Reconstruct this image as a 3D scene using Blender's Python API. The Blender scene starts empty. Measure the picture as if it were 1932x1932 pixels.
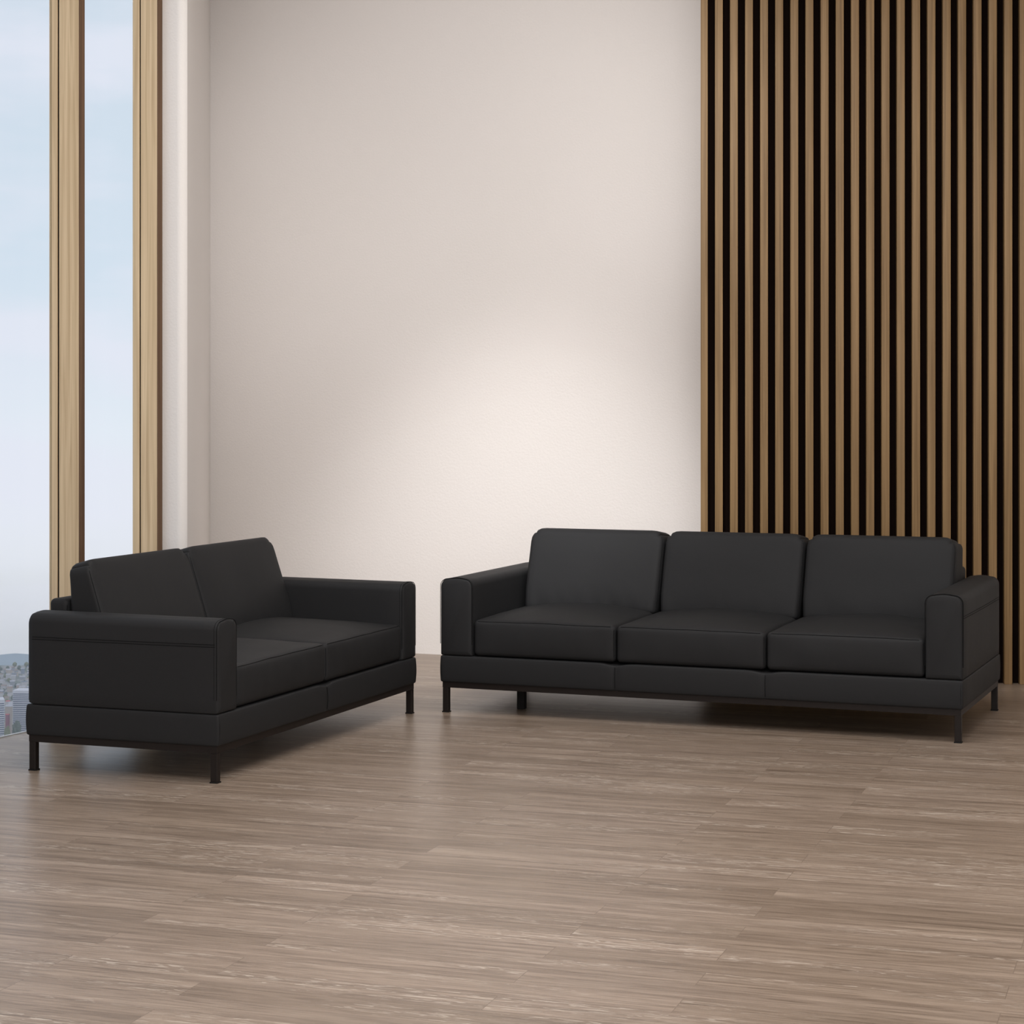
import bpy, bmesh, math, random
from mathutils import Vector, Matrix, noise
PI = math.pi
scene = bpy.context.scene
COL = scene.collection
random.seed(7)

# ------------------------------------------------------------------ helpers
def s2l(c):
    out = []
    for v in c:
        v = v / 255.0
        out.append(v / 12.92 if v <= 0.04045 else ((v + 0.055) / 1.055) ** 2.4)
    return (out[0], out[1], out[2], 1.0)

def new_mat(name):
    m = bpy.data.materials.new(name); m.use_nodes = True
    nt = m.node_tree; b = nt.nodes['Principled BSDF']
    return m, nt, b

def mat(name, rgb, rough=0.6, spec=0.5, metal=0.0):
    m, nt, b = new_mat(name)
    b.inputs['Base Color'].default_value = s2l(rgb)
    b.inputs['Roughness'].default_value = rough
    b.inputs['Specular IOR Level'].default_value = spec
    b.inputs['Metallic'].default_value = metal
    return m

def obj(name, bm, material, parent=None, smooth=None):
    me = bpy.data.meshes.new(name)
    bmesh.ops.recalc_face_normals(bm, faces=bm.faces[:])
    bm.to_mesh(me); bm.free()
    if smooth is not None:
        for p in me.polygons: p.use_smooth = True
        me.set_sharp_from_angle(angle=math.radians(smooth))
    if material: me.materials.append(material)
    o = bpy.data.objects.new(name, me); COL.objects.link(o)
    if parent: o.parent = parent
    return o

def empty(name, loc=(0, 0, 0), rz=0.0):
    o = bpy.data.objects.new(name, None); COL.objects.link(o)
    o.location = loc; o.rotation_euler = (0, 0, rz); o.empty_display_size = 0.1
    return o

def tag(o, label=None, cat=None, group=None, kind=None):
    if label: o['label'] = label
    if cat: o['category'] = cat
    if group: o['group'] = group
    if kind: o['kind'] = kind
    return o

def add_box(bm, x0, x1, y0, y1, z0, z1):
    v = [bm.verts.new(p) for p in ((x0, y0, z0), (x1, y0, z0), (x1, y1, z0), (x0, y1, z0),
                                   (x0, y0, z1), (x1, y0, z1), (x1, y1, z1), (x0, y1, z1))]
    for f in ((0, 3, 2, 1), (4, 5, 6, 7), (0, 1, 5, 4), (1, 2, 6, 5), (2, 3, 7, 6), (3, 0, 4, 7)):
        bm.faces.new([v[i] for i in f])

def add_prism(bm, pts, z0, z1):
    lo = [bm.verts.new((p[0], p[1], z0)) for p in pts]
    hi = [bm.verts.new((p[0], p[1], z1)) for p in pts]
    n = len(pts)
    bm.faces.new(lo[::-1]); bm.faces.new(hi)
    for i in range(n):
        j = (i + 1) % n
        bm.faces.new((lo[i], lo[j], hi[j], hi[i]))

def add_tube(bm, pts, r, closed=False, seg=6):
    pts = [Vector(p) for p in pts]; n = len(pts); rings = []
    for i, p in enumerate(pts):
        a = pts[(i - 1) % n] if (closed or i > 0) else p
        b = pts[(i + 1) % n] if (closed or i < n - 1) else p
        t = (b - a).normalized()
        up = Vector((0, 0, 1)) if abs(t.z) < 0.9 else Vector((0, 1, 0))
        s = t.cross(up).normalized(); w = s.cross(t)
        rings.append([bm.verts.new(p + s * (r * math.cos(2 * PI * k / seg)) + w * (r * math.sin(2 * PI * k / seg))) for k in range(seg)])
    last = n if closed else n - 1
    for i in range(last):
        A = rings[i]; B = rings[(i + 1) % n]
        for k in range(seg):
            bm.faces.new((A[k], A[(k + 1) % seg], B[(k + 1) % seg], B[k]))
    if not closed:
        bm.faces.new(rings[0][::-1]); bm.faces.new(rings[-1])

def bevel_all(bm, w, seg=2):
    bmesh.ops.bevel(bm, geom=bm.edges[:], offset=w, segments=seg, profile=0.5, affect='EDGES', clamp_overlap=True)

def soft_box(bm, h, r, warp, n=(18, 12, 8), e=4):
    """Upholstered block: half sizes h, edge radius r; warp(p) shapes it afterwards."""
    def coords(hh, rr, m):
        rr = min(rr, hh * 0.98)
        edge = [-hh + rr * (1 - math.cos(PI / 2 * i / e)) for i in range(e)]
        mid = [-(hh - rr) + 2 * (hh - rr) * i / m for i in range(m + 1)]
        return edge + mid + [-x for x in edge[::-1]]
    cs = [coords(h[i], r, n[i]) for i in range(3)]
    cache = {}
    def pt(i, j, k):
        key = (i, j, k)
        if key not in cache:
            p = Vector((cs[0][i], cs[1][j], cs[2][k]))
            q = Vector([max(-(h[a] - r), min(h[a] - r, p[a])) for a in range(3)])
            d = p - q
            if d.length > 1e-9: p = q + d.normalized() * r
            cache[key] = bm.verts.new(warp(p))
        return cache[key]
    N = [len(c) - 1 for c in cs]
    for i in range(N[0]):
        for j in range(N[1]):
            bm.faces.new((pt(i, j, 0), pt(i, j + 1, 0), pt(i + 1, j + 1, 0), pt(i + 1, j, 0)))
            bm.faces.new((pt(i, j, N[2]), pt(i + 1, j, N[2]), pt(i + 1, j + 1, N[2]), pt(i, j + 1, N[2])))
    for i in range(N[0]):
        for k in range(N[2]):
            bm.faces.new((pt(i, 0, k), pt(i + 1, 0, k), pt(i + 1, 0, k + 1), pt(i, 0, k + 1)))
            bm.faces.new((pt(i, N[1], k), pt(i, N[1], k + 1), pt(i + 1, N[1], k + 1), pt(i + 1, N[1], k)))
    for j in range(N[1]):
        for k in range(N[2]):
            bm.faces.new((pt(0, j, k), pt(0, j, k + 1), pt(0, j + 1, k + 1), pt(0, j + 1, k)))
            bm.faces.new((pt(N[0], j, k), pt(N[0], j + 1, k), pt(N[0], j + 1, k + 1), pt(N[0], j, k + 1)))

def seam(parent, pts, r, seg=5):
    bm = bmesh.new(); add_tube(bm, pts, r, seg=seg)
    return obj('seam', bm, M['seam'], parent)

# ------------------------------------------------------------------ materials
def leather(name, rgb, bump=0.12):
    m, nt, b = new_mat(name)
    N, L = nt.nodes, nt.links
    tc = N.new('ShaderNodeTexCoord')
    n1 = N.new('ShaderNodeTexNoise'); n1.inputs['Scale'].default_value = 260; n1.inputs['Detail'].default_value = 3
    n2 = N.new('ShaderNodeTexNoise'); n2.inputs['Scale'].default_value = 5; n2.inputs['Detail'].default_value = 2
    L.new(tc.outputs['Object'], n1.inputs['Vector']); L.new(tc.outputs['Object'], n2.inputs['Vector'])
    ad = N.new('ShaderNodeMath'); ad.operation = 'MULTIPLY_ADD'; ad.inputs[1].default_value = 0.12
    L.new(n1.outputs['Fac'], ad.inputs[0]); L.new(n2.outputs['Fac'], ad.inputs[2])
    bp = N.new('ShaderNodeBump'); bp.inputs['Strength'].default_value = bump; bp.inputs['Distance'].default_value = 0.02
    L.new(ad.outputs[0], bp.inputs['Height']); L.new(bp.outputs['Normal'], b.inputs['Normal'])
    b.inputs['Base Color'].default_value = s2l(rgb)
    b.inputs['Roughness'].default_value = 0.62
    b.inputs['Specular IOR Level'].default_value = 0.14
    return m

def plaster(name, rgb, var=0.03):
    m, nt, b = new_mat(name)
    N, L = nt.nodes, nt.links
    tc = N.new('ShaderNodeTexCoord')
    n1 = N.new('ShaderNodeTexNoise'); n1.inputs['Scale'].default_value = 0.9; n1.inputs['Detail'].default_value = 4
    L.new(tc.outputs['Object'], n1.inputs['Vector'])
    mx = N.new('ShaderNodeMix'); mx.data_type = 'RGBA'
    c = s2l(rgb)
    mx.inputs['A'].default_value = (c[0] * (1 - var), c[1] * (1 - var), c[2] * (1 - var * 1.3), 1)
    mx.inputs['B'].default_value = (c[0] * (1 + var), c[1] * (1 + var), c[2] * (1 + var * 1.3), 1)
    L.new(n1.outputs['Fac'], mx.inputs['Factor']); L.new(mx.outputs['Result'], b.inputs['Base Color'])
    n2 = N.new('ShaderNodeTexNoise'); n2.inputs['Scale'].default_value = 90; n2.inputs['Detail'].default_value = 3
    L.new(tc.outputs['Object'], n2.inputs['Vector'])
    bp = N.new('ShaderNodeBump'); bp.inputs['Strength'].default_value = 0.12; bp.inputs['Distance'].default_value = 0.01
    L.new(n2.outputs['Fac'], bp.inputs['Height']); L.new(bp.outputs['Normal'], b.inputs['Normal'])
    b.inputs['Roughness'].default_value = 0.85; b.inputs['Specular IOR Level'].default_value = 0.2
    return m

def wood_vertical(name, dark, light, rough=0.5, across=55.0):
    m, nt, b = new_mat(name)
    N, L = nt.nodes, nt.links
    tc = N.new('ShaderNodeTexCoord'); mp = N.new('ShaderNodeMapping')
    mp.inputs['Scale'].default_value = (across, across, 1.2)
    L.new(tc.outputs['Object'], mp.inputs['Vector'])
    n1 = N.new('ShaderNodeTexNoise'); n1.inputs['Scale'].default_value = 1.0; n1.inputs['Detail'].default_value = 5
    n1.inputs['Distortion'].default_value = 0.6
    L.new(mp.outputs['Vector'], n1.inputs['Vector'])
    cr = N.new('ShaderNodeValToRGB')
    cr.color_ramp.elements[0].position = 0.3; cr.color_ramp.elements[0].color = s2l(dark)
    cr.color_ramp.elements[1].position = 0.7; cr.color_ramp.elements[1].color = s2l(light)
    L.new(n1.outputs['Fac'], cr.inputs['Fac']); L.new(cr.outputs['Color'], b.inputs['Base Color'])
    b.inputs['Roughness'].default_value = rough; b.inputs['Specular IOR Level'].default_value = 0.3
    return m

def floor_mat():
    m, nt, b = new_mat('limed_oak_planks')
    N, L = nt.nodes, nt.links
    tc = N.new('ShaderNodeTexCoord'); mp = N.new('ShaderNodeMapping')
    mp.inputs['Rotation'].default_value = (0, 0, math.radians(18.5))
    L.new(tc.outputs['Object'], mp.inputs['Vector'])
    bk = N.new('ShaderNodeTexBrick')
    bk.offset = 0.37; bk.offset_frequency = 2; bk.squash = 1.0
    bk.inputs['Color1'].default_value = (0, 0, 0, 1); bk.inputs['Color2'].default_value = (1, 1, 1, 1)
    bk.inputs['Mortar'].default_value = (0.5, 0.5, 0.5, 1)
    bk.inputs['Scale'].default_value = 1.0; bk.inputs['Mortar Size'].default_value = 0.0011
    bk.inputs['Mortar Smooth'].default_value = 0.3; bk.inputs['Bias'].default_value = 0.0
    bk.inputs['Brick Width'].default_value = 1.15; bk.inputs['Row Height'].default_value = 0.118
    L.new(mp.outputs['Vector'], bk.inputs['Vector'])
    # each board gets its own stretch of grain
    off = N.new('ShaderNodeVectorMath'); off.operation = 'SCALE'; off.inputs['Scale'].default_value = 37.0
    L.new(bk.outputs['Color'], off.inputs[0])
    av = N.new('ShaderNodeVectorMath'); av.operation = 'ADD'
    L.new(mp.outputs['Vector'], av.inputs[0]); L.new(off.outputs['Vector'], av.inputs[1])
    def grain(sx, sy, detail, dist):
        g = N.new('ShaderNodeMapping'); g.inputs['Scale'].default_value = (sx, sy, 1)
        L.new(av.outputs['Vector'], g.inputs['Vector'])
        n = N.new('ShaderNodeTexNoise'); n.inputs['Scale'].default_value = 1; n.inputs['Detail'].default_value = detail
        n.inputs['Distortion'].default_value = dist
        L.new(g.outputs['Vector'], n.inputs['Vector']); return n
    broad = grain(1.3, 30, 5, 0.8)
    fine = grain(5, 115, 6, 1.2)
    ring = grain(7, 62, 3, 2.6)
    cr = N.new('ShaderNodeValToRGB')
    cr.color_ramp.elements[0].position = 0.28; cr.color_ramp.elements[0].color = s2l((116, 101, 88))
    cr.color_ramp.elements[1].position = 0.72; cr.color_ramp.elements[1].color = s2l((149, 133, 118))
    L.new(broad.outputs['Fac'], cr.inputs['Fac'])
    # board to board tone
    tone = N.new('ShaderNodeValToRGB')
    tone.color_ramp.elements[0].position = 0.0; tone.color_ramp.elements[0].color = (0.86, 0.845, 0.83, 1)
    tone.color_ramp.elements[1].position = 1.0; tone.color_ramp.elements[1].color = (1.12, 1.12, 1.13, 1)
    k = tone.color_ramp.elements.new(0.25); k.color = (0.97, 0.96, 0.95, 1)
    k = tone.color_ramp.elements.new(0.75); k.color = (1.03, 1.03, 1.04, 1)
    L.new(bk.outputs['Color'], tone.inputs['Fac'])
    m1 = N.new('ShaderNodeMix'); m1.data_type = 'RGBA'; m1.blend_type = 'MULTIPLY'; m1.inputs['Factor'].default_value = 1
    L.new(cr.outputs['Color'], m1.inputs['A']); L.new(tone.outputs['Color'], m1.inputs['B'])
    # fine dark pores
    fr = N.new('ShaderNodeValToRGB')
    fr.color_ramp.elements[0].position = 0.33; fr.color_ramp.elements[0].color = (0.60, 0.57, 0.54, 1)
    fr.color_ramp.elements[1].position = 0.55; fr.color_ramp.elements[1].color = (1.08, 1.08, 1.08, 1)
    L.new(fine.outputs['Fac'], fr.inputs['Fac'])
    m2 = N.new('ShaderNodeMix'); m2.data_type = 'RGBA'; m2.blend_type = 'MULTIPLY'; m2.inputs['Factor'].default_value = 0.85
    L.new(m1.outputs['Result'], m2.inputs['A']); L.new(fr.outputs['Color'], m2.inputs['B'])
    # pale limed figure, in patches
    patch = grain(0.9, 5, 2, 0.2)
    pr = N.new('ShaderNodeValToRGB')
    pr.color_ramp.elements[0].position = 0.50; pr.color_ramp.elements[0].color = (0, 0, 0, 1)
    pr.color_ramp.elements[1].position = 0.62; pr.color_ramp.elements[1].color = (1, 1, 1, 1)
    L.new(patch.outputs['Fac'], pr.inputs['Fac'])
    rr = N.new('ShaderNodeValToRGB')
    rr.color_ramp.elements[0].position = 0.56; rr.color_ramp.elements[0].color = (0, 0, 0, 1)
    rr.color_ramp.elements[1].position = 0.62; rr.color_ramp.elements[1].color = (1, 1, 1, 1)
    L.new(ring.outputs['Fac'], rr.inputs['Fac'])
    pm = N.new('ShaderNodeMath'); pm.operation = 'MULTIPLY'
    L.new(pr.outputs['Color'], pm.inputs[0]); L.new(rr.outputs['Color'], pm.inputs[1])
    pm2 = N.new('ShaderNodeMath'); pm2.operation = 'MULTIPLY'; pm2.inputs[1].default_value = 0.75
    L.new(pm.outputs[0], pm2.inputs[0])
    m3 = N.new('ShaderNodeMix'); m3.data_type = 'RGBA'
    m3.inputs['B'].default_value = s2l((184, 172, 159))
    L.new(pm2.outputs[0], m3.inputs['Factor']); L.new(m2.outputs['Result'], m3.inputs['A'])
    # joints
    m4 = N.new('ShaderNodeMix'); m4.data_type = 'RGBA'; m4.inputs['B'].default_value = s2l((96, 80, 68))
    jf = N.new('ShaderNodeMath'); jf.operation = 'MULTIPLY'; jf.inputs[1].default_value = 0.6
    L.new(bk.outputs['Fac'], jf.inputs[0]); L.new(jf.outputs[0], m4.inputs['Factor'])
    L.new(m3.outputs['Result'], m4.inputs['A'])
    L.new(m4.outputs['Result'], b.inputs['Base Color'])
    rg = N.new('ShaderNodeMapRange'); rg.inputs['To Min'].default_value = 0.30; rg.inputs['To Max'].default_value = 0.42
    L.new(fine.outputs['Fac'], rg.inputs['Value']); L.new(rg.outputs['Result'], b.inputs['Roughness'])
    bp = N.new('ShaderNodeBump'); bp.inputs['Strength'].default_value = 0.08; bp.inputs['Distance'].default_value = 0.003
    L.new(fine.outputs['Fac'], bp.inputs['Height']); L.new(bp.outputs['Normal'], b.inputs['Normal'])
    b.inputs['Specular IOR Level'].default_value = 0.38
    return m

M = {}
M['leather'] = leather('charcoal_leather', (38, 38, 39))
M['seam'] = mat('charcoal_thread', (20, 20, 21), 0.8, 0.1)
M['metal'] = mat('dark_bronze_metal', (27, 21, 19), 0.5, 0.25)
M['foot'] = mat('black_rubber', (18, 16, 15), 0.7, 0.3)
M['wall'] = plaster('warm_plaster', (220, 214, 210))
M['pier'] = plaster('white_plaster', (226, 221, 217), 0.01)
M['ceiling'] = plaster('ceiling_white', (225, 222, 218), 0.01)
M['floor'] = floor_mat()
M['oak'] = wood_vertical('pale_oak_post', (180, 154, 119), (212, 188, 153), 0.5, 50)
M['slat'] = wood_vertical('walnut_slat', (122, 96, 64), (154, 125, 88), 0.5, 70)
M['edge'] = wood_vertical('dark_edge', (82, 60, 44), (104, 80, 60), 0.6, 60)  # darker tone for the room-facing edge of the posts
M['felt'] = mat('black_felt', (20, 12, 9), 0.95, 0.05)
M['groove'] = mat('dark_gasket', (22, 17, 14), 0.8, 0.1)
M['track'] = mat('pale_grey_track', (190, 192, 196), 0.5, 0.3)

def glass_mat():
    m = bpy.data.materials.new('window_glass'); m.use_nodes = True
    nt = m.node_tree; N, L = nt.nodes, nt.links
    for n in list(N):
        if n.type != 'OUTPUT_MATERIAL': N.remove(n)
    out = [n for n in N if n.type == 'OUTPUT_MATERIAL'][0]
    tr = N.new('ShaderNodeBsdfTransparent'); tr.inputs['Color'].default_value = (0.98, 0.99, 0.99, 1)
    gl = N.new('ShaderNodeBsdfGlossy'); gl.inputs['Roughness'].default_value = 0.02
    mx = N.new('ShaderNodeMixShader')
    mx.inputs['Fac'].default_value = 0.012; L.new(tr.outputs['BSDF'], mx.inputs[1]); L.new(gl.outputs['BSDF'], mx.inputs[2])
    L.new(mx.outputs['Shader'], out.inputs['Surface'])
    return m
M['glass'] = glass_mat()

# ------------------------------------------------------------------ the room shell (metres; x right, y away, z up)
HC = 1.4                       # eye height
WD = Vector((0.4436, 0.8962)); WN = Vector((0.8962, -0.4436))     # along the window wall / into the room
G0 = Vector((-2.037, 8.973))   # foot of the first window post on the glass line
G1 = Vector((-1.771, 9.512))   # foot of the second
CEIL = 4.35
def gl(t): return G0 + WD * t
pier0 = G1 + WD * 0.042
pierR = pier0 + WN * 0.255
cornerD = Vector((-1.813, 12.167))
BW = Vector((0.9332, -0.3593))              # the back wall runs right and towards us
pl_dir = Vector((0.9957, -0.0922))          # the slatted stretch is turned a little more square
slatL = Vector((0.9793, 10.58))             # left end of slatted stretch (front of its wall)
PW = 2.35
slatR = slatL + pl_dir * PW
# point of the back wall behind the left end of the boxed-out stretch
tb = 0.0
nrm = Vector((-pl_dir.y, pl_dir.x))
A = Matrix(((BW.x, -nrm.x), (BW.y, -nrm.y)))
sol = A.inverted() @ (slatL - cornerD)
step = cornerD + BW * sol[0]

fl = [gl(-12.6), Vector((5.2, -2.4)), Vector((5.2, 9.6)), slatR + Vector((0.3, 0.3)), step + Vector((0.3, 0.5)),
      cornerD + Vector((-0.25, 0.4)), pier0 + Vector((-0.05, 0.1)), gl(0)]
bm = bmesh.new(); add_prism(bm, fl, -0.25, 0.0)
tag(obj('floor', bm, M['floor']), kind='structure')

bm = bmesh.new()
th = Vector((0.12, 0.3))
add_prism(bm, [cornerD, step, slatL, slatR, slatR + Vector((0.6, 0.9)), cornerD + Vector((0.05, 0.9))], 0, CEIL)
tag(obj('wall_back', bm, M['wall']), kind='structure')

# left pier: rounded nose beside the last post, then the long return to the corner
bm = bmesh.new()
dirR = (cornerD - pierR).normalized()
r = 0.035
pts = [pier0]
c = pierR - WN * r + dirR * 0 + WD * r
for i in range(7):
    a = (PI / 2) * i / 6
    pts.append(c + WN * (r * math.sin(a)) - WD * (r * math.cos(a)))
pts += [cornerD + Vector((0.0, 0.1)), cornerD + Vector((-0.25, 0.1)), pier0 + Vector((-0.02, 0.1))]
add_prism(bm, pts, 0, CEIL)
tag(obj('wall_left', bm, M['pier'], smooth=35), kind='structure')

# right wall, out of frame
bm = bmesh.new()
add_prism(bm, [slatR + Vector((0, 0.05)), Vector((4.4, 9.9)), Vector((4.4, -2.0)), Vector((4.6, -2.0)), Vector((4.6, 10.3)), slatR + Vector((0, 0.4))], 0, CEIL)
tag(obj('wall_right', bm, M['wall']), kind='structure')

bm = bmesh.new()
add_prism(bm, [gl(-12.6), Vector((5.2, -2.4)), Vector((5.2, 10.5)), cornerD + Vector((2, 1)), cornerD + Vector((-0.3, 0.9)), pier0 + Vector((-0.2, 0.1)), gl(0)], CEIL, CEIL + 0.2)
tag(obj('ceiling', bm, M['ceiling']), kind='structure')

bm = bmesh.new()
e0 = G1 - WD * (6 * 0.6011 - 0.036)
add_prism(bm, [e0 - WN * 0.02, gl(-12.4) - WN * 0.02, gl(-12.4) - WN * 0.2, e0 - WN * 0.2], 0, CEIL)
tag(obj('wall_left', bm, M['wall']), kind='structure')
bm = bmesh.new(); add_box(bm, -7.6, 4.6, -2.2, -2.0, 0, CEIL)
tag(obj('wall_front', bm, M['wall']), kind='structure')

# windows: one bay each side of the posts (deep oak fins with a dark gasket line)
def loc2(base, a, b, z):
    p = base + WD * a + WN * b
    return (p.x, p.y, z)
def add_slab(bm, base, a0, a1, b0, b1, z0, z1):
    q = [base + WD * a + WN * b for a, b in ((a0, b0), (a1, b0), (a1, b1), (a0, b1))]
    add_prism(bm, [(p.x, p.y) for p in q], z0, z1)
BAY = (G1 - G0).length
for i, n in enumerate(range(1, 7)):
    base = G1 - WD * (BAY * i)
    w = tag(empty('window_%d' % n, (0, 0, 0)), kind='structure')
    k = 0.86 if i == 0 else 1.0
    bm = bmesh.new()
    add_slab(bm, base, 0, 0.036, 0, 0.044 * k, 0, CEIL)
    add_slab(bm, base, 0, 0.036 , 0.054 * k, 0.160 * k + 0.003, 0, CEIL)
    bevel_all(bm, 0.0018, 1)
    post = obj('window_post', bm, M['oak'], w)
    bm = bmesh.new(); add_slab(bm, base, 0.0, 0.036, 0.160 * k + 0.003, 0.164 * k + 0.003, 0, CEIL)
    obj('edge_strip', bm, M['edge'], w)  # thin strip, darker than the post, along its room-facing edge
    bm = bmesh.new(); add_slab(bm, base, 0.006, 0.030, 0.044 * k, 0.054 * k, 0, CEIL)
    obj('gasket', bm, M['groove'], w)
    bm = bmesh.new(); add_slab(bm, base, -BAY + 0.036, 0.0, 0.004, 0.014, 0, CEIL)
    obj('glass_pane', bm, M['glass'], w)
    bm = bmesh.new(); add_slab(bm, base, -BAY + 0.036, 0.0, -0.012, 0.003, -0.02, 0.004)
    obj('floor_track', bm, M['track'], w)

# ------------------------------------------------------------------ slatted wood panel
PX = Vector((pl_dir.x, pl_dir.y)); PN = Vector((-0.0922, -0.9957))
panel = tag(empty('slat_wall_panel', (slatL.x, slatL.y, 0)),
            'floor to ceiling panel of vertical brown wood slats over black backing, behind the long sofa', 'wall panel')
def pslab(bm, a0, a1, b0, b1, z0, z1):
    q = [PX * a + PN * b for a, b in ((a0, b0), (a1, b0), (a1, b1), (a0, b1))]
    add_prism(bm, q, z0, z1)
bm = bmesh.new(); pslab(bm, 0.001, 1.892, 0.001, 0.012, 0.0, CEIL - 0.02)
obj('backing_board', bm, M['felt'], panel)
PITCH = 0.0771
for i in range(25):
    a = i * PITCH
    bm = bmesh.new()
    wd = 0.0405 if i else 0.0365
    a1 = 0.0365 + a
    pslab(bm, a1 - wd, a1, 0.012, 0.070, 0.0, CEIL - 0.02)
    bevel_all(bm, 0.003, 2)
    o = obj('slat', bm, None, panel, smooth=40)
    o.data.materials.append(M['slat'])

# ------------------------------------------------------------------ sofas
def make_sofa(name, label, W, D, k, pos, yaw, seats, backs, block_at=None, zk=1.0, ft=0.085, vb=0.54):
    """W, D outer size; k scales the section; seats = u bounds of the seat cushions; backs = those of the back cushions."""
    t = empty(name, (pos[0], pos[1], 0), yaw)
    tag(t, label, 'sofa', 'black leather sofas')
    zb, zs, za, wa, zst = 0.141 * k, 0.2635 * k, 0.618 * k, 0.157 * k, 0.530 * k
    h = W / 2
    # steel rails
    rail = 0.026
    bm = bmesh.new(); li = 0.008
    y0, y1 = li, D - li
    add_box(bm, -h + li, h - li, y0, y0 + 0.028, zb - rail, zb)
    add_box(bm, -h + li, h - li, y1 - 0.028, y1, zb - rail, zb)
    add_box(bm, -h + li, -h + li + 0.028, y0 + 0.028, y1 - 0.028, zb - rail, zb)
    add_box(bm, h - li - 0.028, h - li, y0 + 0.028, y1 - 0.028, zb - rail, zb)
    obj('metal_frame', bm, M['metal'], t)
    for (x, y) in ((-h + li, y0), (h - li - 0.028, y0), (-h + li, y1 - 0.028), (h - li - 0.028, y1 - 0.028)):
        bm = bmesh.new(); add_box(bm, x, x + 0.028, y, y + 0.028, 0.004, zb - rail); bevel_all(bm, 0.002, 1)
        lg = obj('leg', bm, M['metal'], t)
        bm = bmesh.new(); add_box(bm, x - 0.002, x + 0.030, y - 0.002, y + 0.030, 0.0, 0.005)
        obj('foot_pad', bm, M['foot'], lg)
    if block_at:
        x, y = block_at
        bm = bmesh.new(); add_box(bm, x - 0.018, x + 0.018, y - 0.018, y + 0.018, 0.0, zb); bevel_all(bm, 0.002, 1)
        obj('dark_block', bm, M['foot'], t)  # dark upright block between floor and base
    # upholstered plinth
    bm = bmesh.new()
    hb = (h, D / 2, (zs - zb) / 2)
    cz = (zs + zb) / 2
    inner = [b for b in seats[1:-1]]
    def wb(p):
        q = Vector(p)
        fx, fz = p.x / hb[0], p.z / hb[2]
        b = 0.004 * (1 - fz * fz)
        if abs(p.y) > hb[1] * 0.9: q.y += math.copysign(b, p.y)
        if abs(p.x) > hb[0] * 0.97: q.x += math.copysign(b * 0.4, p.x)
        if p.y < -hb[1] * 0.9:
            for s in inner: q.y += 0.005 * math.exp(-((p.x - s) / 0.012) ** 2)
            for s in inner: q.z -= 0.010 * math.exp(-((p.x - s) / 0.05) ** 2) * max(0, fz)
        return q + Vector((0, D / 2, cz))
    soft_box(bm, hb, 0.008, wb, (160, 8, 8), 3)
    base = obj('upholstered_base', bm, M['leather'], t, smooth=50)
    for s in inner:
        seam(base, [(s, 0.0008 - 0.004 * math.sin(PI * q / 6), zb + 0.012 + (zs - zb - 0.03) * q / 6) for q in range(7)], 0.0013, seg=5)
    for sx in (-1, 1):
        seam(base, [(sx * (h - 0.008), -0.0002 - 0.004 * math.sin(PI * q / 6), zb + 0.012 + (zs - zb - 0.022) * q / 6) for q in range(7)], 0.0012, seg=5)
    # arms
    for sx in (-1, 1):
        R = 0.036 * k
        prof = []
        x_out, x_in = sx * h, sx * (h - wa)
        z_lo = zs + 0.001
        def arc(cx, cz_, a0, a1, rr, n=7):
            return [(cx + rr * math.cos(a0 + (a1 - a0) * i / n), cz_ + rr * math.sin(a0 + (a1 - a0) * i / n)) for i in range(n + 1)]
        lo_x, hi_x = min(x_out, x_in), max(x_out, x_in)
        bot = 0.006
        prof += arc(lo_x + bot, z_lo + bot, 1.5 * PI, PI, bot, 3)
        prof += [(lo_x, z_lo + (zst - z_lo) * q / 5 ) for q in range(1, 6)]
        prof += arc(lo_x + R, za - R, PI, PI / 2, R)
        prof += [(lo_x + R + (hi_x - lo_x - 2 * R) * q / 4, za + 0.005 * math.sin(PI * q / 4)) for q in range(1, 4)]
        prof += arc(hi_x - R, za - R, PI / 2, 0, R)
        prof += [(hi_x, zst + (z_lo - zst) * q / 5) for q in range(0, 5)]
        prof += arc(hi_x - bot, z_lo + bot, 0, -PI / 2, bot, 3)
        cxm, czm = (lo_x + hi_x) / 2, (z_lo + za) / 2
        bm = bmesh.new(); rings = []
        ys = [(0.0, 0.010), (0.0015, 0.005), (0.006, 0.0015), (0.012, 0.0)]
        nst = 10
        ys += [(0.012 + (D - 0.06) * i / nst, 0.0) for i in range(1, nst)]
        ys += [(D - 0.030, 0.0), (D - 0.012, 0.004), (D - 0.004, 0.012), (D, 0.026)]
        for (y, ins) in ys:
            ring = []
            for (x, z) in prof:
                dx, dz = x - cxm, z - czm
                hx, hz = (hi_x - lo_x) / 2, (za - z_lo) / 2
                xx = cxm + dx * (1 - ins / hx); zz = czm + dz * (1 - ins / hz)
                zt = (z - z_lo) / (za - z_lo)
                bul = 0.005 * math.sin(PI * max(0, min(1, zt))) * math.sin(PI * min(1, max(0, y / D)))
                if abs(x - x_out) < 0.002: xx += sx * bul
                drop = 0.006 * (y / D) if z > zst else 0
                ring.append(bm.verts.new((xx, y, zz + drop)))
            rings.append(ring)
        n = len(prof)
        for i in range(len(rings) - 1):
            for j in range(n):
                bm.faces.new((rings[i][j], rings[i][(j + 1) % n], rings[i + 1][(j + 1) % n], rings[i + 1][j]))
        # slightly padded front face
        cen = [bm.verts.new((cxm + (v.co.x - cxm) * 0.86, -0.003, czm + (v.co.z - czm) * 0.94)) for v in rings[0]]
        for j in range(n): bm.faces.new((rings[0][(j + 1) % n], rings[0][j], cen[j], cen[(j + 1) % n]))
        bm.faces.new(cen); bm.faces.new(rings[-1])
        arm = obj('armrest', bm, M['leather'], t, smooth=50)
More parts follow.
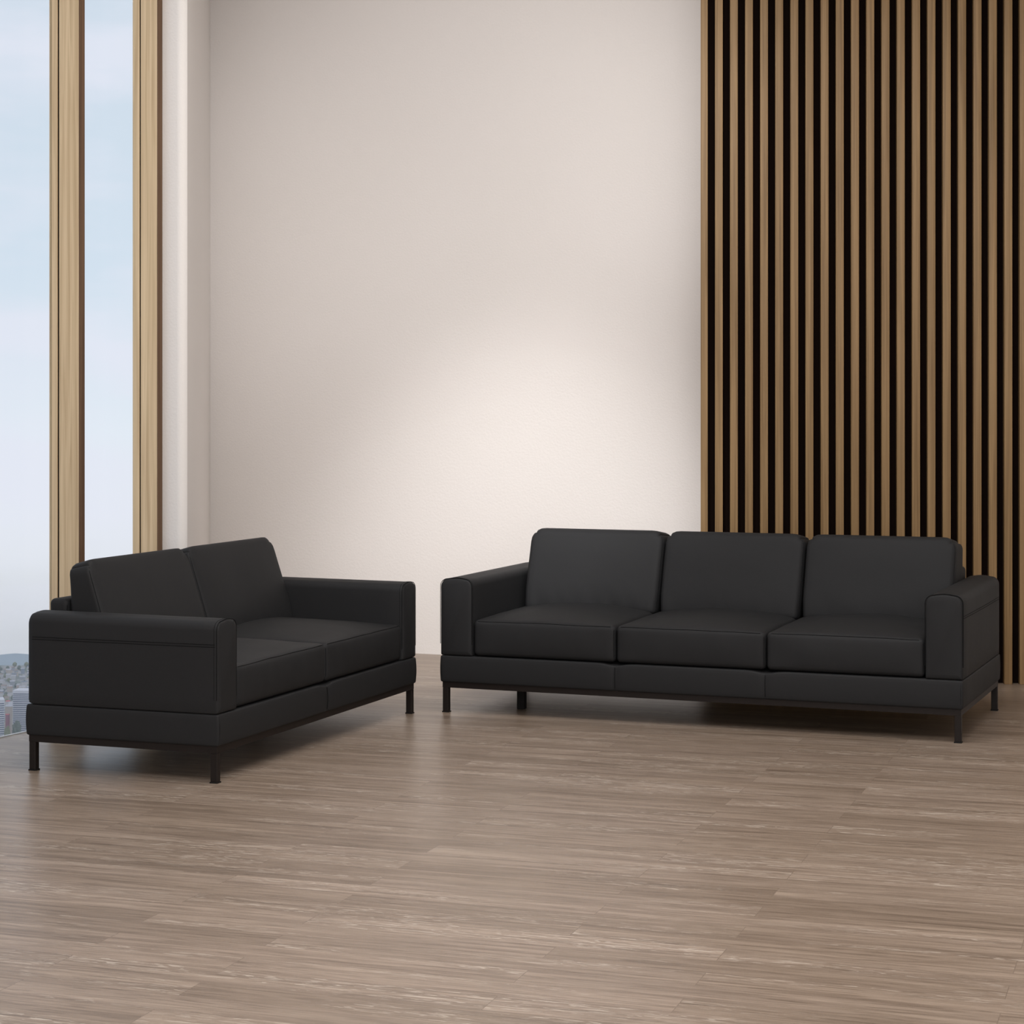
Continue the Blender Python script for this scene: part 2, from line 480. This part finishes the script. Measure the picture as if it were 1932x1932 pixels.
        seam(arm, [(x + (0.0008 if x > cxm else -0.0008), 0.004, z) for (x, z) in prof if z > z_lo + bot], 0.0016, seg=5)
        seam(arm, [(x * 1.0, 0.016, z + (0.0005 if z > za - R else 0)) for (x, z) in prof if z > z_lo + bot], 0.0009, seg=5)
        def bow(y): return x_out + sx * (0.0052 * math.sin(PI * (zst - z_lo) / (za - z_lo)) * math.sin(PI * y / D) + 0.0002)
        for dz in (0.0, -0.009):
            seam(arm, [(bow(0.012 + (D - 0.04) * q / 12), 0.012 + (D - 0.04) * q / 12, zst + dz) for q in range(13)], 0.0014, seg=5)
    # back frame between the arms
    zf = 0.668 * k
    bm = bmesh.new(); fh = (h - wa + 0.002, ft / 2, (zf - zs) / 2)
    soft_box(bm, fh, 0.022, lambda p: Vector((p.x, p.y + D - ft / 2 - 0.002, p.z + (zf + zs) / 2)), (16, 3, 8), 4)
    bf = obj('back_frame', bm, M['leather'], t, smooth=50)
    for sx in (-1, 1):
        seam(bf, [(sx * (fh[0] - 0.001), D - ft - 0.003, zs + 0.33 * k + 0.05 * q * k / 3) for q in range(4)] , 0.0014, seg=5)
    # seat cushions
    for i in range(len(seats) - 1):
        u0, u1 = seats[i] + 0.0025, seats[i + 1] - 0.0025
        sh = ((u1 - u0) / 2, 0.335 * k, (0.432 * k - zs) / 2)
        cx, cz = (u0 + u1) / 2, (0.432 * k + zs) / 2 + 0.003
        rs = random.random() * 50
        def ws(p, sh=sh, cx=cx, cz=cz, rs=rs):
            fx, fy, fz = p.x / sh[0], p.y / sh[1], p.z / sh[2]
            q = Vector(p)
            q.z += 0.036 * k * max(0, fz) * (1 - abs(fx) ** 2.3) * (1 - max(0, -fy) ** 3.0) + 0.004 * max(0, fz) * fy
            q.z -= 0.004 * min(0, -fz) * 0
            if p.y < -sh[1] * 0.85:
                q.y -= 0.010 * (1 - fx ** 4) * (1 - fz * fz)
                wn = noise.noise(Vector((p.x * 16 + rs, p.z * 5, rs)))
                q.y -= 0.0035 * wn * (1 - fz * fz)
            if fz > 0.9: q.z += 0.0025 * noise.noise(Vector((p.x * 7 + rs, p.y * 7, 3)))
            return q + Vector((cx, sh[1] + 0.006, cz))
        bm = bmesh.new(); soft_box(bm, sh, 0.022, ws, (28, 18, 8), 4)
        cu = obj('seat_cushion', bm, M['leather'], t, smooth=60)
        # welt seam along the front top edge and down both sides of the front face
        r = 0.022; a = PI / 4
        def onedge(fx, z=None):
            x = fx * (sh[0] - r)
            y = -sh[1] + r - r * math.cos(a) - 0.0003; zz = sh[2] - r + r * math.sin(a)
            return ws(Vector((x, y, zz))) + Vector((0, -0.0002, 0.0004))
        seam(cu, [onedge(-1 + 2 * q / 24) for q in range(25)], 0.0015, seg=5)
        for sx in (-1, 1):
            seam(cu, [ws(Vector((sx * (sh[0] - r + r * math.sin(a)), -sh[1] + r - r * math.cos(a), (sh[2] - r) * (1 - 2 * q / 8)))) for q in range(9)], 0.0013, seg=5)
        seam(cu, [ws(Vector(((sh[0] - r) * (-1 + 2 * q / 24), -sh[1] + r - r * math.cos(a), -sh[2] + r - r * math.sin(a)))) for q in range(25)], 0.0012, seg=5)
    # back cushions, leaning back
    zt, z0 = 0.822 * k * zk, 0.425 * k
    for i in range(len(backs) - 1):
        u0, u1 = backs[i] + 0.003, backs[i + 1] - 0.003
        sh = ((u1 - u0) / 2, 0.078, (zt - z0) / 2)
        cx, cz = (u0 + u1) / 2, (zt + z0) / 2
        rs = random.random() * 50
        v_bot = vb * k; tk = D - ft - 0.01 - v_bot
        def wk(p, sh=sh, cx=cx, cz=cz, rs=rs):
            fx, fy, fz = p.x / sh[0], p.y / sh[1], p.z / sh[2]
            q = Vector(p)
            # rounded top corners
            cr = 0.062
            ax, az = abs(p.x) - (sh[0] - cr), p.z - (sh[2] - cr)
            if ax > 0 and az > 0:
                d = math.hypot(ax, az); m_ = max(ax, az)
                f = m_ / d
                q.x = math.copysign(sh[0] - cr + ax * f, p.x); q.z = sh[2] - cr + az * f
            q.z -= 0.012 * (1 + fy) * max(0.0, fz) ** 3
            edge = (1 - abs(fx) ** 3) * (1 - abs(fz) ** 3)
            q.y += math.copysign(1, fy) * 0.016 * edge * abs(fy)
            low = max(0.0, min(1.0, (-fz - 0.25) / 0.6))
            wr = noise.noise(Vector((p.x * 26 + rs + p.z * 9, p.z * 4, rs)))
            if fy < 0:
                q.y -= 0.0050 * wr * low
                q.y -= 0.004 * noise.noise(Vector((p.x * 4 + rs, p.z * 5, 1))) * edge
            # belly towards the seat, waist at the very bottom corners
            if fz < -0.5: q.x *= 1 - 0.02 * (-fz - 0.5) * 2
            yf = v_bot + (p.z + sh[2]) * 0.34 + (0.012 * max(0.0, -fz) ** 4)      # leaning front
            yb = v_bot + tk + 0.012 * max(0.0, fz) ** 2                              # upright back
            f = (fy + 1) / 2
            return Vector((q.x + cx, yf + (yb - yf) * f + (q.y - p.y), q.z + cz))
        bm = bmesh.new(); soft_box(bm, sh, 0.024, wk, (28, 5, 22), 4)
        cu = obj('back_cushion', bm, M['leather'], t, smooth=60)
        r = 0.024; a = math.radians(50)
        for sx in (-1, 1):
            seam(cu, [wk(Vector((sx * (sh[0] - r + r * math.sin(a)), -sh[1] + r - r * math.cos(a), (sh[2] - r) * (-1 + 2 * q / 16)))) for q in range(17)], 0.0014, seg=5)
    return t

make_sofa('three_seat_sofa', 'black leather three seat sofa standing in front of the slatted wall',
          2.389, 1.034, 1.0, (0.777, 8.972), -0.3825, [-1.035, -0.343, 0.346, 1.035], [-1.012, -0.325, 0.360, 1.058], block_at=(-0.885, 0.24), ft=0.16, vb=0.545)
make_sofa('loveseat', 'black leather two seat sofa by the tall windows at left',
          1.904, 0.835, 0.98, (-0.770, 8.501), 1.219, [-0.797, 0.0, 0.797], [-0.800, 0.0, 0.800], zk=1.008)

# ------------------------------------------------------------------ the city below, seen through the first bay
GZ = HC - 440.0
def city_pt(px, y, z=None):
    return Vector(((px - 966) / 3846.0 * y, y, GZ))
def ground_mat():
    m, nt, b = new_mat('city_ground')
    N, L = nt.nodes, nt.links
    tc = N.new('ShaderNodeTexCoord')
    n1 = N.new('ShaderNodeTexNoise'); n1.inputs['Scale'].default_value = 0.03; n1.inputs['Detail'].default_value = 5
    L.new(tc.outputs['Object'], n1.inputs['Vector'])
    cr = N.new('ShaderNodeValToRGB')
    cr.color_ramp.elements[0].position = 0.42; cr.color_ramp.elements[0].color = s2l((118, 128, 122))
    cr.color_ramp.elements[1].position = 0.58; cr.color_ramp.elements[1].color = s2l((176, 172, 172))
    L.new(n1.outputs['Fac'], cr.inputs['Fac']); L.new(cr.outputs['Color'], b.inputs['Base Color'])
    b.inputs['Roughness'].default_value = 1; b.inputs['Specular IOR Level'].default_value = 0
    return m
bm = bmesh.new()
add_prism(bm, [(-2600, 1800), (700, 1800), (700, 3560), (-2600, 3560)], GZ - 5, GZ)
tag(obj('ground', bm, ground_mat()), kind='structure')
bm = bmesh.new()
pr = []
for i in range(81):
    x = -2600 + i * 3300 / 80
    pr.append((x, 11 + 3 * math.sin(x / 37.0 + 1.0) + 3 * math.sin(x / 13.0) + 2 * math.sin(x / 5.3)))
f = []; g = []; b0 = []
for x, hgt in pr:
    f.append(bm.verts.new((x, 3500, GZ))); g.append(bm.verts.new((x, 3560, GZ + hgt))); b0.append(bm.verts.new((x, 3640, GZ)))
for i in range(80):
    bm.faces.new((f[i], f[i + 1], g[i + 1], g[i])); bm.faces.new((g[i], g[i + 1], b0[i + 1], b0[i]))
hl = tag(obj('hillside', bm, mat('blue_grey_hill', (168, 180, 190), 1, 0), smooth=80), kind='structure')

M['cband'] = mat('pale_concrete_band', (214, 212, 218), 0.9, 0.1)
M['cglass'] = mat('blue_grey_glazing', (84, 96, 122), 0.6, 0.1)
def tower(px0, px1, y, ytop, pitch, yaw, label):
    c0 = city_pt((px0 + px1) / 2, y)
    w = (px1 - px0) / 3846.0 * y
    ztop = HC - (ytop - 772) / 3846.0 * y
    t = empty('office_tower', (c0.x, c0.y, GZ), yaw); tag(t, label, 'building', 'striped office towers')
    hh = ztop - GZ; d = w * 0.9
    bm = bmesh.new(); add_box(bm, -w / 2 + 0.5, w / 2 - 0.5, 0.5, d - 0.5, 0, hh - 1)
    obj('glazing', bm, M['cglass'], t)
    bm = bmesh.new(); z = hh - pitch * 1.3
    add_box(bm, -w / 2, w / 2, 0, d, hh - pitch * 1.6, hh)
    z = hh - pitch * 2.6
    while z > 0:
        add_box(bm, -w / 2, w / 2, 0, d, z, z + pitch * 0.56); z -= pitch
    obj('floor_bands', bm, M['cband'], t)
tower(23, 62, 2650, 1303, 2.5, -0.10, 'grey and white striped office tower beside the loveseat, the fuller of two')
tower(-34, 8, 2600, 1321, 2.75, 0.30, 'striped office tower cut off by the left picture edge')

walls = [mat('pale_house_wall', (206, 202, 204), 1, 0), mat('beige_house_wall', (198, 186, 176), 1, 0),
         mat('grey_house_wall', (172, 174, 182), 1, 0), mat('blue_grey_house_wall', (150, 160, 176), 1, 0)]
roofs = [mat('grey_roof', (186, 184, 190), 1, 0), mat('brown_roof', (160, 142, 136), 1, 0), mat('red_roof', (206, 120, 124), 1, 0),
         mat('slate_roof', (132, 140, 152), 1, 0)]
def house(px, yy, w, d, hh, mw, mr, label, group=None, yaw=0.0):
    p = city_pt(px, yy)
    t = empty('house', (p.x, p.y, GZ), yaw); tag(t, label, 'house', group)
    bm = bmesh.new(); add_box(bm, -w / 2, w / 2, 0, d, 0, hh)
    obj('wall', bm, mw, t)
    bm = bmesh.new()
    v = [bm.verts.new(q) for q in ((-w / 2 - .4, -.4, hh), (w / 2 + .4, -.4, hh), (w / 2 + .4, d + .4, hh), (-w / 2 - .4, d + .4, hh),
                                   (-w / 2 - .4, d / 2, hh + w * .22), (w / 2 + .4, d / 2, hh + w * .22))]
    for fc in ((0, 1, 5, 4), (2, 3, 4, 5), (1, 2, 5), (3, 0, 4), (0, 3, 2, 1)): bm.faces.new([v[i] for i in fc])
    obj('roof', bm, mr, t)
# low blocks between the two towers
house(16, 2700, 9, 12, 46, walls[1], roofs[0], 'slim beige block standing between the two striped towers')
house(13.5, 2668, 4.2, 5, 40, mat('dusky_red_wall', (178, 128, 142), 1, 0), roofs[2], 'narrow dusky red block in front of the beige block between the towers')
house(30, 2860, 22, 12, 24, walls[0], roofs[0], 'long pale flat block just behind the fuller striped tower')
house(2.5, 2980, 5, 8, 12, walls[0], roofs[2], 'small building with red roof in the city, left of its neighbour with a red roof')
house(14, 2985, 5, 8, 12, walls[0], roofs[2], 'small building with red roof in the city, right of its neighbour with a red roof')
rnd = random.Random(11)
placed = [(30, 2866, 24), (2.5, 2984, 9), (14, 2989, 9), (42, 2780, 30), (12, 2700, 16), (29, 2560, 30), (-10, 2780, 30)]
n = 0
while n < 60:
    px = rnd.uniform(-14, 58); yy = 2780 + (rnd.random() ** 0.9) * 660
    w = rnd.uniform(4, 9)
    if any(abs(px - a) * 0.72 < (w + c) / 2 + 1.6 and abs(yy - b) < 14 for a, b, c in placed): continue
    placed.append((px, yy, w)); n += 1
    house(px, yy, w, rnd.uniform(6, 9), rnd.uniform(3.5, 9), rnd.choice(walls), rnd.choice([roofs[0], roofs[1], roofs[3], roofs[0]]),
          'small pitched-roof house in the hazy city below the window', 'distant houses', rnd.uniform(-.4, .4))
tm = [mat('grey_green_leaves', (112, 122, 114), 1, 0), mat('dark_green_leaves', (88, 104, 100), 1, 0), mat('olive_leaves', (132, 136, 112), 1, 0)]
tree_me = []
for s in range(3):
    bm = bmesh.new(); bmesh.ops.create_icosphere(bm, subdivisions=3, radius=1.0)
    for v in bm.verts:
        d = v.co.normalized(); v.co = d * (1 + 0.35 * noise.noise(d * 2.2 + Vector((s * 9, 0, 0)))); v.co.z *= 1.15
    me = bpy.data.meshes.new('tree'); bm.to_mesh(me); bm.free(); me.materials.append(tm[s]); tree_me.append(me)
def tree(px, yy, rr, label, group, s):
    p = city_pt(px, yy)
    o = bpy.data.objects.new('tree', tree_me[s]); COL.objects.link(o)
    o.location = (p.x, p.y, GZ + rr * 1.05); o.scale = (rr, rr, rr); tag(o, label, 'tree', group)
n = 0; tries = 0
while n < 55 and tries < 20000:
    tries += 1
    px, yy, rr = rnd.uniform(-12, 56), 2790 + rnd.random() * 700, rnd.uniform(2.0, 4.0)
    if any(abs(px - a) * 0.72 < rr * 1.3 + c / 2 + 0.6 and -rr * 1.4 - 4 < yy - b < 14 + rr * 1.4 for a, b, c in placed): continue
    placed.append((px, yy - 4, rr * 2.6)); n += 1
    tree(px, yy, rr, 'small round grey-green tree among the distant houses', 'distant trees', rnd.randrange(3))
def tall_tree(px, yy, rx, hgt, label, m):
    p = city_pt(px, yy); t = empty('tree', (p.x, p.y, GZ)); tag(t, label, 'tree')
    bm = bmesh.new(); bmesh.ops.create_cone(bm, segments=8, radius1=0.9, radius2=0.5, depth=hgt * 0.4, cap_ends=True)
    bmesh.ops.translate(bm, verts=bm.verts[:], vec=(0, 0, hgt * 0.2)); obj('trunk', bm, tm[1], t)
    bm = bmesh.new(); bmesh.ops.create_icosphere(bm, subdivisions=4, radius=1.0)
    for v in bm.verts:
        d = v.co.normalized(); v.co = d * (1 + 0.3 * noise.noise(d * 3 + Vector((px, 0, 0))))
        v.co.x *= rx; v.co.y *= rx; v.co.z = v.co.z * hgt * 0.36 + hgt * 0.64
    obj('foliage', bm, m, t)
tall_tree(31.5, 2608, 5.5, 41, 'tall dark tree in front of the fuller striped tower, by the window foot', tm[0])
tall_tree(14, 2590, 4, 37, 'tall olive tree at the window foot between the two striped towers', tm[2])

# low mist over the city
hz = bpy.data.materials.new('valley_mist'); hz.use_nodes = True
nt = hz.node_tree
for nd in list(nt.nodes):
    if nd.type != 'OUTPUT_MATERIAL': nt.nodes.remove(nd)
vs = nt.nodes.new('ShaderNodeVolumeScatter'); vs.inputs['Density'].default_value = 0.0003; vs.inputs['Color'].default_value = (0.93, 0.95, 1.0, 1)
nt.links.new(vs.outputs['Volume'], nt.nodes['Material Output'].inputs['Volume'])
bm = bmesh.new(); add_box(bm, -2500, 600, 1900, 3900, GZ - 2, GZ + 160)
tag(obj('valley_mist', bm, hz), 'pale mist lying over the distant city below the window', 'mist', kind='stuff')

# ------------------------------------------------------------------ sky
w = bpy.data.worlds.new('sky'); scene.world = w; w.use_nodes = True
nt = w.node_tree; N, L = nt.nodes, nt.links
bg = N['Background']
tc = N.new('ShaderNodeTexCoord'); sp = N.new('ShaderNodeSeparateXYZ'); L.new(tc.outputs['Generated'], sp.inputs['Vector'])
mr = N.new('ShaderNodeMapRange'); mr.inputs['From Min'].default_value = -0.13; mr.inputs['From Max'].default_value = 0.2
L.new(sp.outputs['Z'], mr.inputs['Value'])
cr = N.new('ShaderNodeValToRGB'); el = cr.color_ramp.elements
el[0].position = 0.0; el[0].color = s2l((208, 212, 219))
el[1].position = 1.0; el[1].color = s2l((212, 224, 238))
for p_, c_ in ((0.10, (226, 228, 234)), (0.24, (234, 238, 246)), (0.36, (232, 239, 249)), (0.6, (216, 229, 243))):
    e_ = el.new(p_); e_.color = s2l(c_)
L.new(mr.outputs['Result'], cr.inputs['Fac'])
mp = N.new('ShaderNodeMapping'); mp.inputs['Scale'].default_value = (7, 7, 26); L.new(tc.outputs['Generated'], mp.inputs['Vector'])
ns = N.new('ShaderNodeTexNoise'); ns.inputs['Scale'].default_value = 1.0; ns.inputs['Detail'].default_value = 5; L.new(mp.outputs['Vector'], ns.inputs['Vector'])
nr = N.new('ShaderNodeValToRGB'); nr.color_ramp.elements[0].position = 0.40; nr.color_ramp.elements[1].position = 0.62
L.new(ns.outputs['Fac'], nr.inputs['Fac'])
mu = N.new('ShaderNodeMath'); mu.operation = 'MULTIPLY'; mu.inputs[1].default_value = 0.75; L.new(nr.outputs['Color'], mu.inputs[0])
mx = N.new('ShaderNodeMix'); mx.data_type = 'RGBA'; mx.inputs['B'].default_value = s2l((234, 236, 249))
L.new(mu.outputs[0], mx.inputs['Factor']); L.new(cr.outputs['Color'], mx.inputs['A'])
L.new(mx.outputs['Result'], bg.inputs['Color']); bg.inputs['Strength'].default_value = 1.0

# ------------------------------------------------------------------ unseen lamps: overhead softboxes and added fills
def area(name, loc, target, size, energy, color=(1, 1, 1), size_y=None, spread=PI):
    l = bpy.data.lights.new(name, 'AREA'); l.energy = energy; l.color = color; l.size = size; l.spread = spread
    if size_y: l.shape = 'RECTANGLE'; l.size_y = size_y
    o = bpy.data.objects.new(name, l); COL.objects.link(o); o.location = loc
    o.rotation_euler = (Vector(target) - Vector(loc)).to_track_quat('-Z', 'Y').to_euler()
    return o
area('ceiling_softbox', (0.6, 7.2, 4.3), (0.6, 7.2, 0), 3.6, 130, (1.0, 0.985, 0.97), 2.4)
area('ceiling_softbox_near', (0.4, 3.2, 4.3), (0.4, 3.2, 0), 3.6, 150, (1.0, 0.985, 0.97), 3.0)
def spot(name, loc, target, energy, angle, blend, color, radius=0.15):
    l = bpy.data.lights.new(name, 'SPOT'); l.energy = energy; l.spot_size = math.radians(angle); l.spot_blend = blend
    l.color = color; l.shadow_soft_size = radius
    o = bpy.data.objects.new(name, l); COL.objects.link(o); o.location = loc
    o.rotation_euler = (Vector(target) - Vector(loc)).to_track_quat('-Z', 'Y').to_euler()
spot('wall_glow_fill', (-0.4, 6.6, 4.1), (0.02, 11.6, 0.1), 1020, 32, 1.0, (0.985, 0.99, 1.0), 0.3)  # unseen spot added for the glow low on the back wall
spot('window_end_fill', (-0.9, 4.6, 4.1), (-1.75, 9.4, 2.3), 125, 40, 1.0, (1.0, 0.985, 0.975), 0.3)  # unseen spot added to brighten the window posts and pier
area('rear_fill', (0.6, -1.8, 2.1), (0.4, 9.0, 1.6), 5.0, 210, (0.985, 0.99, 1.0), 2.6)  # fill added behind the camera for posts, pier and floor under sofas
spot('upper_wall_fill', (0.1, 6.6, 3.6), (-0.2, 11.6, 2.9), 370, 46, 0.9, (0.985, 0.99, 1.0), 0.4)  # unseen broad spot added to lift the upper wall

# ------------------------------------------------------------------ camera
cd = bpy.data.cameras.new('camera'); cam = bpy.data.objects.new('camera', cd); COL.objects.link(cam)
cam.location = (0, 0, HC); cam.rotation_euler = (PI / 2, 0, 0)
cd.sensor_width = 36; cd.lens = 3846.0 / 1932.0 * 36; cd.shift_y = -194.0 / 1932.0
cd.clip_start = 0.05; cd.clip_end = 12000
scene.camera = cam
vs_ = scene.view_settings
scene.display_settings.display_device = 'sRGB'
vs_.view_transform = 'Standard'; vs_.look = 'None'; vs_.gamma = 1.0; vs_.exposure = 0.0; vs_.use_curve_mapping = False
